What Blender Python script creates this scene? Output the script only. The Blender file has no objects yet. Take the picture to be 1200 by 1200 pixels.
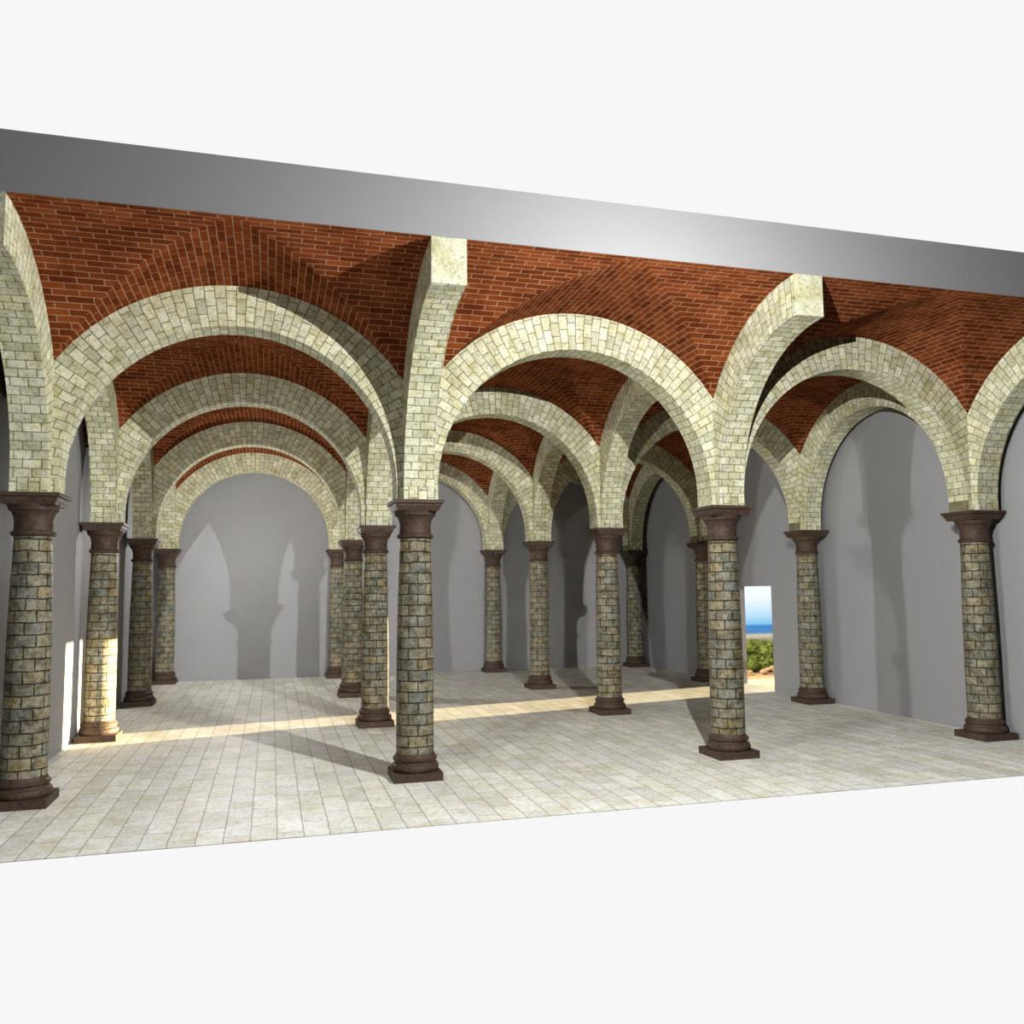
import bpy, bmesh, math, random
import numpy as np
from mathutils import Vector, Matrix
random.seed(4)
S=4.0
# ---------- camera fit ----------
bases=[[(33,940),(487,912),(858,886),(1153,864)],[(117,866),(440,850),(718,835),(950,822)],
       [(163,826),(413,815),(635,805),(825,797)],[(192,801),(393,795),(582,787),(745,780)]]
caps=[[(38,578),(487,586),(850,594),(1138,599)],[(121,613),(440,617),(714,621),(942,624)],
      [(166,631),(412,634),(633,636),(822,638)],[(195,644),(394,645),(582,646),(743,648)]]
def project(p,P):
    cx,cy,cz,psi,th,ro,f=p[:7]
    F=np.array([math.sin(psi)*math.cos(th),math.cos(psi)*math.cos(th),math.sin(th)])
    R=np.array([math.cos(psi),-math.sin(psi),0]); U=np.cross(R,F)
    R2=R*math.cos(ro)+U*math.sin(ro); U2=-R*math.sin(ro)+U*math.cos(ro)
    d=np.array(P)-np.array([cx,cy,cz]); w=d@F
    return 600+f*(d@R2)/w, 600-f*(d@U2)/w
def resid(p):
    Sy,H,zc,zt,Yf=p[7:12]; r=[]
    for j in range(4):
        for i in range(4):
            u,v=project(p,(i*S,j*Sy,0)); r+=[u-bases[j][i][0],v-bases[j][i][1]]
            u,v=project(p,(i*S,j*Sy,H)); r+=[u-caps[j][i][0],v-caps[j][i][1]]
    for X,Z,t in ((S,zc,(524,279)),(2*S,zc,(948,321)),(S,zt,(523,215)),(2*S,zt,(946,264)),(S,0,(526,967)),(2*S,0,(972,931))):
        u,v=project(p,(X,Yf,Z)); r+=[u-t[0],v-t[1]]
    return np.array(r)
p=np.array([2.3,-9.9,2.12,math.radians(15.5),math.radians(5),0.01,1036,4.0,3.15,5.37,6.0,-2.0])
lam=1e-3; r=resid(p); c=r@r
for it in range(60):
    J=np.zeros((len(r),len(p)))
    for k in range(len(p)):
        h=1e-5*max(1,abs(p[k])); q=p.copy(); q[k]+=h; J[:,k]=(resid(q)-r)/h
    A=J.T@J; g=J.T@r
    dp=-np.linalg.solve(A+lam*np.diag(np.diag(A)),g); q=p+dp; rq=resid(q)
    if rq@rq<c: p=q;r=rq;c=rq@rq;lam*=.3
    else: lam*=5
cx,cy,cz,psi,th,ro,f,SY,H,ZC,ZT,YF=[float(x) for x in p]

sc=bpy.context.scene
sc.view_settings.view_transform='Standard'
try: sc.view_settings.look='Medium High Contrast'
except Exception as e: print('LOOK',e)
cam=bpy.data.objects.new('camera',bpy.data.cameras.new('camera')); sc.collection.objects.link(cam); sc.camera=cam
F=Vector((math.sin(psi)*math.cos(th),math.cos(psi)*math.cos(th),math.sin(th)))
R=Vector((math.cos(psi),-math.sin(psi),0)); U=R.cross(F)
R2=R*math.cos(ro)+U*math.sin(ro); U2=U*math.cos(ro)-R*math.sin(ro)
M=Matrix((R2,U2,-F)).transposed().to_4x4(); M.translation=Vector((cx,cy,cz)); cam.matrix_world=M
cam.data.sensor_width=36; cam.data.lens=f/1200*36; cam.data.clip_start=.05; cam.data.clip_end=500

# ---------- materials ----------
def newmat(name):
    m=bpy.data.materials.new(name); m.use_nodes=True; nt=m.node_tree
    b=nt.nodes['Principled BSDF']; return m,nt,b
def lin(c): return tuple(((x/255)/12.92 if x/255<.04045 else ((x/255+.055)/1.055)**2.4) for x in c)+(1,)
def masonry(name,c1,c2,mortar,bw,rh,ms,dirt,dirt_amt=.5,nscale=6,bump=.4,rough=.8,offset=.5,spots=.5,smooth=.15,tint=None,tint_amt=.6,warp=.1,grain=38,grain_dark=(.5,.48,.42),spec=.3):
    m,nt,b=newmat(name); N=nt.nodes; L=nt.links
    uv=N.new('ShaderNodeUVMap'); uv.uv_map='UVMap'
    ds=N.new('ShaderNodeTexNoise'); ds.inputs['Scale'].default_value=7; L.new(uv.outputs[0],ds.inputs['Vector'])
    sub=N.new('ShaderNodeVectorMath'); sub.operation='SUBTRACT'; L.new(ds.outputs['Color'],sub.inputs[0]); sub.inputs[1].default_value=(.5,.5,.5)
    scl=N.new('ShaderNodeVectorMath'); scl.operation='SCALE'; L.new(sub.outputs[0],scl.inputs[0]); scl.inputs['Scale'].default_value=warp*rh
    add=N.new('ShaderNodeVectorMath'); L.new(uv.outputs[0],add.inputs[0]); L.new(scl.outputs[0],add.inputs[1])
    def brick(a,b_,mo):
        br=N.new('ShaderNodeTexBrick'); L.new(add.outputs[0],br.inputs['Vector'])
        br.inputs['Scale'].default_value=1; br.inputs['Brick Width'].default_value=bw; br.inputs['Row Height'].default_value=rh
        br.inputs['Mortar Size'].default_value=ms; br.inputs['Mortar Smooth'].default_value=smooth; br.offset=offset
        br.inputs['Color1'].default_value=a; br.inputs['Color2'].default_value=b_; br.inputs['Mortar'].default_value=mo
        return br
    br=brick(lin(c1),lin(c2),lin(mortar)); col=br.outputs['Color']
    geo=N.new('ShaderNodeNewGeometry')
    def noise(scale,lo,hi,det=6,off=0):
        n=N.new('ShaderNodeTexNoise'); n.inputs['Scale'].default_value=scale; n.inputs['Detail'].default_value=det; n.inputs['Roughness'].default_value=.65
        if off:
            va=N.new('ShaderNodeVectorMath'); L.new(geo.outputs['Position'],va.inputs[0]); va.inputs[1].default_value=(off,off*2,off*3); L.new(va.outputs[0],n.inputs['Vector'])
        else: L.new(geo.outputs['Position'],n.inputs['Vector'])
        rp=N.new('ShaderNodeMapRange'); rp.inputs['From Min'].default_value=lo; rp.inputs['From Max'].default_value=hi; L.new(n.outputs['Fac'],rp.inputs['Value']); return n,rp.outputs[0]
    def mixc(fac,a,bb,mode,amt=1):
        mu=N.new('ShaderNodeMath'); mu.operation='MULTIPLY'; L.new(fac,mu.inputs[0]); mu.inputs[1].default_value=amt
        mx=N.new('ShaderNodeMix'); mx.data_type='RGBA'; mx.blend_type=mode; L.new(mu.outputs[0],mx.inputs['Factor']); L.new(a,mx.inputs['A']); mx.inputs['B'].default_value=bb
        return mx.outputs['Result']
    if tint:
        _,fc=noise(nscale*.8,.45,.62,4,7.3); col=mixc(fc,col,lin(tint),'MULTIPLY',tint_amt)
    _,fc=noise(nscale,.42,.68); col=mixc(fc,col,lin(dirt),'MULTIPLY',dirt_amt)
    n2,fg=noise(grain,.5,.3,5); col=mixc(fg,col,(*grain_dark,1),'MULTIPLY',spots)
    L.new(col,b.inputs['Base Color']); b.inputs['Roughness'].default_value=rough; b.inputs['Specular IOR Level'].default_value=spec
    hm=N.new('ShaderNodeMath'); hm.operation='MULTIPLY_ADD'; L.new(br.outputs['Fac'],hm.inputs[0]); hm.inputs[1].default_value=-1; L.new(n2.outputs['Fac'],hm.inputs[2])
    bp=N.new('ShaderNodeBump'); bp.inputs['Strength'].default_value=bump; bp.inputs['Distance'].default_value=.02; L.new(hm.outputs[0],bp.inputs['Height']); L.new(bp.outputs[0],b.inputs['Normal'])
    return m
M_ARCH=masonry('cream_ashlar',(220,220,198),(188,189,168),(128,127,104),.17,.105,.0055,(198,194,164),.6,6,.4,tint=(240,232,194),tint_amt=.55,warp=.15,spots=.9,grain=28)
M_BRICK=masonry('red_brick',(142,82,47),(108,58,32),(166,136,112),.25,.078,.0055,(160,122,100),.5,3,.25,spots=.5,rough=1,spec=0)
M_COL=masonry('column_stone',(158,152,128),(132,136,130),(72,68,54),.225,.122,.008,(140,134,116),.85,8,.8,spots=1,rough=.55,tint=(238,212,162),tint_amt=.6,warp=.22,smooth=.4,grain=26,grain_dark=(.35,.33,.3))
M_FLOOR=masonry('floor_stone',(226,227,223),(206,208,204),(158,158,150),.62,.225,.006,(222,215,190),.6,3.5,.2,rough=.6,spots=.9,tint=(244,240,222),warp=.1,grain=20,grain_dark=(.64,.62,.57))
def plain(name,c,rough=.8,ns=8,amt=.15,bump=0):
    m,nt,b=newmat(name); N=nt.nodes; L=nt.links
    g=N.new('ShaderNodeNewGeometry'); n=N.new('ShaderNodeTexNoise'); n.inputs['Scale'].default_value=ns; n.inputs['Detail'].default_value=5; L.new(g.outputs['Position'],n.inputs['Vector'])
    r=N.new('ShaderNodeValToRGB'); a=lin(c); r.color_ramp.elements[0].position=.3; r.color_ramp.elements[1].position=.7
    r.color_ramp.elements[0].color=tuple(x*(1-amt) for x in a[:3])+(1,); r.color_ramp.elements[1].color=tuple(min(1,x*(1+amt)) for x in a[:3])+(1,)
    L.new(n.outputs['Fac'],r.inputs[0]); L.new(r.outputs[0],b.inputs['Base Color']); b.inputs['Roughness'].default_value=rough
    if bump:
        bp=N.new('ShaderNodeBump'); bp.inputs['Strength'].default_value=bump; bp.inputs['Distance'].default_value=.01; L.new(n.outputs['Fac'],bp.inputs['Height']); L.new(bp.outputs[0],b.inputs['Normal'])
    return m
M_BROWN=plain('brown_sandstone',(73,58,46),.65,25,.35,.5)
M_GREY=plain('grey_plaster',(144,144,145),.7,1.5,.01)
M_SLAB=plain('grey_slab',(150,150,150),.8,1.5,.01)

# ---------- mesh helper ----------
class MB:
    def __init__(s): s.v=[];s.f=[];s.uv=[];s.m=[]
    def face(s,pts,uvs,m=0):
        i=len(s.v); s.v+=[tuple(q) for q in pts]; s.f.append(tuple(range(i,i+len(pts)))); s.uv+=list(uvs); s.m.append(m)
    def box(s,a,b,m=0,sx=1):
        x0,y0,z0=a;x1,y1,z1=b
        for pts in ([(x0,y0,z0),(x1,y0,z0),(x1,y0,z1),(x0,y0,z1)],[(x1,y1,z0),(x0,y1,z0),(x0,y1,z1),(x1,y1,z1)],
                    [(x1,y0,z0),(x1,y1,z0),(x1,y1,z1),(x1,y0,z1)],[(x0,y1,z0),(x0,y0,z0),(x0,y0,z1),(x0,y1,z1)],
                    [(x0,y0,z1),(x1,y0,z1),(x1,y1,z1),(x0,y1,z1)],[(x0,y1,z0),(x1,y1,z0),(x1,y0,z0),(x0,y0,z0)]):
            s.face(pts,[(q[1]+(q[2]),q[0]) for q in pts],m)
    def build(s,name,mats,smooth=False,loc=(0,0,0),merge=True):
        me=bpy.data.meshes.new(name); me.from_pydata(s.v,[],s.f); ul=me.uv_layers.new(name='UVMap')
        for k,u in enumerate(s.uv): ul.data[k].uv=u
        for k,mm in enumerate(s.m): me.polygons[k].material_index=mm
        for mt in mats: me.materials.append(mt)
        bm=bmesh.new(); bm.from_mesh(me)
        if merge: bmesh.ops.remove_doubles(bm,verts=bm.verts,dist=1e-5)
        bm.to_mesh(me); bm.free()
        if smooth:
            for q in me.polygons: q.use_smooth=True
            try: me.set_sharp_from_angle(angle=math.radians(35))
            except Exception: pass
        o=bpy.data.objects.new(name,me); o.location=loc; sc.collection.objects.link(o); return o

# ---------- arches ----------
RING=.46; W=.175
def add_arch(axis,c,other,half,a0=0,a1=math.pi):
    ro_=ZC-H-STILT-.001; ri=ro_-RING
    n=int(round((a1-a0)/math.pi*48)); mb=MB()
    def P(r,a,w,lim=False):
        s=r*math.cos(a); z=H+STILT+r*math.sin(a)
        if lim and abs(s)>half:
            rr=half/abs(math.cos(a)); s=math.copysign(half,math.cos(a)); z=H+STILT+rr*math.sin(a)
        return (c+s,other+w,z) if axis=='x' else (other+w,c+s,z)
    rm=(ri+ro_)/2; uo=random.uniform(0,3); vo=round(random.uniform(0,20))*.105
    As=[a0+(a1-a0)*k/n for k in range(n+1)]
    for k in range(n):
        A,B=As[k],As[k+1]; va,vb=A*rm+vo,B*rm+vo
        def rad(a): return min(ro_,half/max(1e-6,abs(math.cos(a))))
        for w in (-W,W):
            pts=[P(ri,A,w),P(ro_,A,w,True),P(ro_,B,w,True),P(ri,B,w)]
            uv=[(uo,va),(uo+rad(A)-ri,va),(uo+rad(B)-ri,vb),(uo,vb)]
            mb.face(pts if w<0 else pts[::-1],uv if w<0 else uv[::-1])
        pts=[P(ri,A,-W),P(ri,B,-W),P(ri,B,W),P(ri,A,W)]; mb.face(pts,[(uo+.5,va),(uo+.5,vb),(uo+.5+2*W,vb),(uo+.5+2*W,va)])
        pts=[P(ro_,A,-W,1),P(ro_,A,W,1),P(ro_,B,W,1),P(ro_,B,-W,1)]; mb.face(pts,[(0,va),(2*W,va),(2*W,vb),(0,vb)])
    for a in (a0,a1):
        pts=[P(ri,a,-W),P(ro_,a,-W,1),P(ro_,a,W,1),P(ri,a,W)]
        mb.face(pts,[(.02,.02),(.02,.09),(.075,.09),(.075,.02)] if abs(a-math.pi/2)<.01 else [(0,0),(0,.4),(.4,.4),(.4,0)])
    for a in [a for a in (a0,a1) if abs(math.cos(a))>.5]:
        sg=math.copysign(1,math.cos(a)); s0,s1=sorted((sg*ri,sg*half))
        if STILT>.005:
            lo=(c+s0,other-W,H) if axis=='x' else (other-W,c+s0,H); hi=(c+s1,other+W,H+STILT) if axis=='x' else (other+W,c+s1,H+STILT)
            mb.box(lo,hi)
    o=mb.build('stone_arch',[M_ARCH],True)
    bm=bmesh.new(); bm.from_mesh(o.data); bmesh.ops.recalc_face_normals(bm,faces=bm.faces); bm.to_mesh(o.data); bm.free()
    return o
half=S/2
RO=half+.22; STILT=max(0,ZC-H-RO)
for j in range(4):
    for i in range(3): add_arch('x',(i+.5)*S,j*SY,half)
for i in range(4):
    for j in range(3): add_arch('y',(j+.5)*SY,i*S,SY/2)
    add_arch('y',YF,i*S,-YF,0,math.pi/2)

# ---------- vaults ----------
ROv=ZC-H-STILT
def hgt(t): return math.sqrt(max(ROv*ROv-t*t,.25))
def vault(cx0,cy0,hx,hy,ylo,yhi):
    mb=MB(); n=24
    xs=[-hx+2*hx*k/n for k in range(n+1)]; ys=[-hy+2*hy*k/n for k in range(n+1)]
    Z0=H+STILT
    for i in range(n):
        for j in range(n):
            y0,y1=ys[j],ys[j+1]
            if y1<=ylo+1e-6 or y0>=yhi-1e-6: continue
            q=[(xs[i],y0),(xs[i+1],y0),(xs[i+1],y1),(xs[i],y1)]
            if i==j: tris=[[q[0],q[1],q[2]],[q[0],q[2],q[3]]]
            elif i+j==n-1: tris=[[q[0],q[1],q[3]],[q[1],q[2],q[3]]]
            else: tris=[q]
            for t in tris:
                mx=sum(a[0] for a in t)/len(t)/hx; my=sum(a[1] for a in t)/len(t)/hy
                sx=abs(mx)<abs(my)
                pts=[];uv=[]
                for (x,y) in t:
                    k=x if sx else y*hx/hy
                    pts.append((cx0+x,cy0+y,Z0+hgt(k)-.004)); ar=ROv*math.asin(max(-1,min(1,k/ROv)))
                    uv.append((y if sx else x,ar))
                mb.face(pts[::-1],uv[::-1])
    return mb.build('brick_vault',[M_BRICK],True)
WO=.32
for i in range(3):
    for j in range(3): vault((i+.5)*S,(j+.5)*SY,half,SY/2,-9,9)
    vault((i+.5)*S,YF,half,-YF,0,9)
mb=MB()
def margin(axis,fixed0,fixed1,c,hf,lo,hi):
    n=24
    for k in range(n):
        a=-hf+2*hf*k/n; b=-hf+2*hf*(k+1)/n
        if b<=lo: continue
        za,zb=H+STILT+hgt(a)-.004,H+STILT+hgt(b)-.004
        if axis=='y': pts=[(fixed0,c+a,za),(fixed1,c+a,za),(fixed1,c+b,zb),(fixed0,c+b,zb)]
        else: pts=[(c+a,fixed0,za),(c+a,fixed1,za),(c+b,fixed1,zb),(c+b,fixed0,zb)]
        mb.face(pts,[(0,a),(WO,a),(WO,b),(0,b)])
for (f0,f1) in ((-WO,0),(3*S,3*S+WO)):
    for j in range(3): margin('y',f0,f1,(j+.5)*SY,SY/2,-9,9)
    margin('y',f0,f1,YF,-YF,0,9)
for i in range(3): margin('x',3*SY,3*SY+WO,(i+.5)*S,half,-9,9)
mb.build('brick_vault_margin',[M_BRICK],True)

# ---------- columns ----------
def column():
    mb=MB(); seg=40
    prof=[(.25,.085,1),(.268,.105,1),(.272,.135,1),(.262,.165,1),(.24,.18,1),(.235,.20,1),(.25,.215,1),(.25,.24,1),(.228,.255,1),(.214,.29,1)]
    zc=H-.44; m=18
    for k in range(m+1):
        t=k/m; r=.213-.033*t+.012*math.sin(math.pi*t); prof.append((r,.29+(zc-.29)*t,0))
    prof+=[(.188,zc,1),(.207,zc+.012,1),(.213,zc+.03,1),(.207,zc+.048,1),(.186,zc+.06,1),(.183,zc+.15,1),(.19,zc+.20,1),(.205,zc+.24,1),(.225,zc+.265,1),(.24,zc+.272,1),(.24,zc+.295,1),(.25,zc+.31,1),(.255,zc+.33,1)]
    for k in range(len(prof)-1):
        r0,z0,m0=prof[k]; r1,z1,m1=prof[k+1]; mt=1 if (m0 or m1) else 0
        for s in range(seg):
            a=2*math.pi*s/seg;b=2*math.pi*(s+1)/seg
            mb.face([(r0*math.cos(a),r0*math.sin(a),z0),(r0*math.cos(b),r0*math.sin(b),z0),(r1*math.cos(b),r1*math.sin(b),z1),(r1*math.cos(a),r1*math.sin(a),z1)],
                    [(1.35*s/seg,z0),(1.35*(s+1)/seg,z0),(1.35*(s+1)/seg,z1),(1.35*s/seg,z1)],mt)
    mb.box((-.275,-.275,0),(.275,.275,.09),1)
    sq=[(.24,H-.12),(.245,H-.10),(.262,H-.075),(.266,H-.06),(.266,H-.042),(.29,H-.04),(.29,H)]
    for k in range(len(sq)-1):
        (r0,z0),(r1,z1)=sq[k],sq[k+1]
        c0=[(-r0,-r0),(r0,-r0),(r0,r0),(-r0,r0)]; c1=[(-r1,-r1),(r1,-r1),(r1,r1),(-r1,r1)]
        for q in range(4):
            w=(q+1)%4; mb.face([(*c0[q],z0),(*c0[w],z0),(*c1[w],z1),(*c1[q],z1)],[(0,0)]*4,1)
    for r0,z0 in (sq[0],sq[-1]): mb.face([(-r0,-r0,z0),(r0,-r0,z0),(r0,r0,z0),(-r0,r0,z0)],[(0,0)]*4,1)
    return mb
cm=column()
for j in range(4):
    for i in range(4): cm.build('stone_column',[M_COL,M_BROWN],True,(i*S,j*SY,0))

# ---------- shell ----------
X0,X1=-WO,3*S+WO; Y1=3*SY+WO; T=.25
def boxobj(name,a,b,mat):
    mb=MB(); mb.box(a,b); o=mb.build(name,[mat]); return o
mb=MB(); x0,x1,y0,y1=X0-T,X1+T,YF,Y1+T
mb.box((x0,y0,-.006),(x1,y1,0)); mb.build('floor',[M_FLOOR])
boxobj('ceiling',(X0-T,YF,ZC),(X1+T,Y1+T,ZT),M_SLAB)
boxobj('wall_back',(X0-T,Y1,0),(X1+T,Y1+T,ZC),M_GREY)
boxobj('wall_left',(X0-T,YF,0),(X0,Y1,ZC),M_GREY)
D0,D1,DH=5.7,7.15,2.14
mb=MB(); mb.box((X1,YF,0),(X1+T,D0,ZC)); mb.box((X1,D1,0),(X1+T,Y1,ZC)); mb.box((X1,D0,DH),(X1+T,D1,ZC)); mb.build('wall_right',[M_GREY])

# ---------- outdoors seen through the doorway ----------
M_SAND=plain('sand',(215,190,160),.9,6,.25,.3)
M_LEAF=plain('shrub_leaves',(100,118,62),.8,9,.6,.8)
M_ROCK=plain('pale_rock',(190,170,145),.9,6,.3,.8)
boxobj('sandy_ground',(X1+T,4,-.12),(X1+8,10.9,-.01),M_SAND)
m,nt,b=newmat('seascape_glow'); N=nt.nodes;L=nt.links
g=N.new('ShaderNodeNewGeometry'); sp=N.new('ShaderNodeSeparateXYZ'); L.new(g.outputs['Position'],sp.inputs[0])
mr=N.new('ShaderNodeMapRange'); mr.inputs['From Max'].default_value=3; L.new(sp.outputs['Z'],mr.inputs['Value'])
rp=N.new('ShaderNodeValToRGB'); cr=rp.color_ramp
cr.elements[0].position=0; cr.elements[0].color=lin((150,150,120)); cr.elements[1].position=1; cr.elements[1].color=lin((238,242,244))
for q,c in ((.24,(150,150,110)),(.26,(190,180,160)),(.28,(200,192,178)),(.30,(90,140,185)),(.36,(70,135,195)),(.38,(135,188,224)),(.47,(185,216,236)),(.62,(228,236,241))):
    e=cr.elements.new(q); e.color=lin(c)
L.new(mr.outputs[0],rp.inputs[0]); b.inputs['Base Color'].default_value=(0,0,0,1); L.new(rp.outputs[0],b.inputs['Emission Color']); b.inputs['Emission Strength'].default_value=.98  # backdrop glows by itself: daylight on sky and sea is put into emission
boxobj('seascape_backdrop',(X1+T+.1,10.6,-.01),(X1+6,10.65,3.6),m)
def lump(name,loc,r,mat,n,flat=.8,zs=.5):
    bm=bmesh.new()
    for k in range(n):
        c=Vector((random.uniform(-1,1)*r,random.uniform(-1,1)*r*.5,random.uniform(0,zs)*r)); rr=r*random.uniform(.25,.42)
        q=bmesh.ops.create_icosphere(bm,subdivisions=3,radius=rr)
        for v in q['verts']:
            d=1+.25*math.sin(17*v.co.x/r+k)*math.sin(15*v.co.y/r)*math.cos(13*v.co.z/r)+random.uniform(-.12,.12)
            v.co=v.co*d; v.co.z*=flat; v.co+=c
    zmin=min(v.co.z for v in bm.verts)
    for v in bm.verts: v.co.z-=zmin
    me=bpy.data.meshes.new(name); bm.to_mesh(me); bm.free(); me.materials.append(mat)
    o=bpy.data.objects.new(name,me); o.location=loc; sc.collection.objects.link(o)
for k in range(8): lump('coastal_shrub',(X1+1.15+k*.6,9.6+random.uniform(-.15,.1),-.01),random.uniform(.5,.62),M_LEAF,20,.85,1.0)
for k in range(8): lump('beach_rock',(X1+.7+k*.55,8.75+random.uniform(-.3,.15),-.01),random.uniform(.14,.24),M_ROCK,6,.7)

# ---------- lights ----------
def point(name,loc,P,col=(1,1,1),fall='Linear'):
    l=bpy.data.lights.new(name,'POINT'); l.energy=P; l.shadow_soft_size=0; l.color=col
    l.use_nodes=True; nt=l.node_tree; em=nt.nodes.get('Emission') or nt.nodes.new('ShaderNodeEmission')
    fo=nt.nodes.new('ShaderNodeLightFalloff'); fo.inputs['Strength'].default_value=1; nt.links.new(fo.outputs[fall],em.inputs['Strength'])
    o=bpy.data.objects.new(name,l); o.location=loc; sc.collection.objects.link(o); return o
point('lamp_main',(5.98,-4.23,4.6),218)
point('lamp_front',(cx-.5,-3.1,2.9),9,fall='Constant')
point('lamp_hall',(cx-.5,9.7,3.25),62)
s=bpy.data.lights.new('sun','SUN'); s.energy=40; s.color=(1,.79,.48); s.angle=math.radians(.5)
so=bpy.data.objects.new('sun',s); sc.collection.objects.link(so)
d=Vector((-12.6,-2.8,-.72)); so.rotation_euler=d.to_track_quat('-Z','Y').to_euler(); so.location=(20,8,6)

w=bpy.data.worlds.new('world'); sc.world=w; w.use_nodes=True; nt=w.node_tree; N=nt.nodes;L=nt.links
bg=N['Background']; tc=N.new('ShaderNodeTexCoord'); sp=N.new('ShaderNodeSeparateXYZ'); L.new(tc.outputs['Generated'],sp.inputs[0])
mr=N.new('ShaderNodeMapRange'); mr.inputs['From Min'].default_value=-.35; mr.inputs['From Max'].default_value=.15; mr.inputs['To Min'].default_value=.005; mr.inputs['To Max'].default_value=.782
L.new(sp.outputs['Y'],mr.inputs['Value']); L.new(mr.outputs[0],bg.inputs['Color']); bg.inputs['Strength'].default_value=1
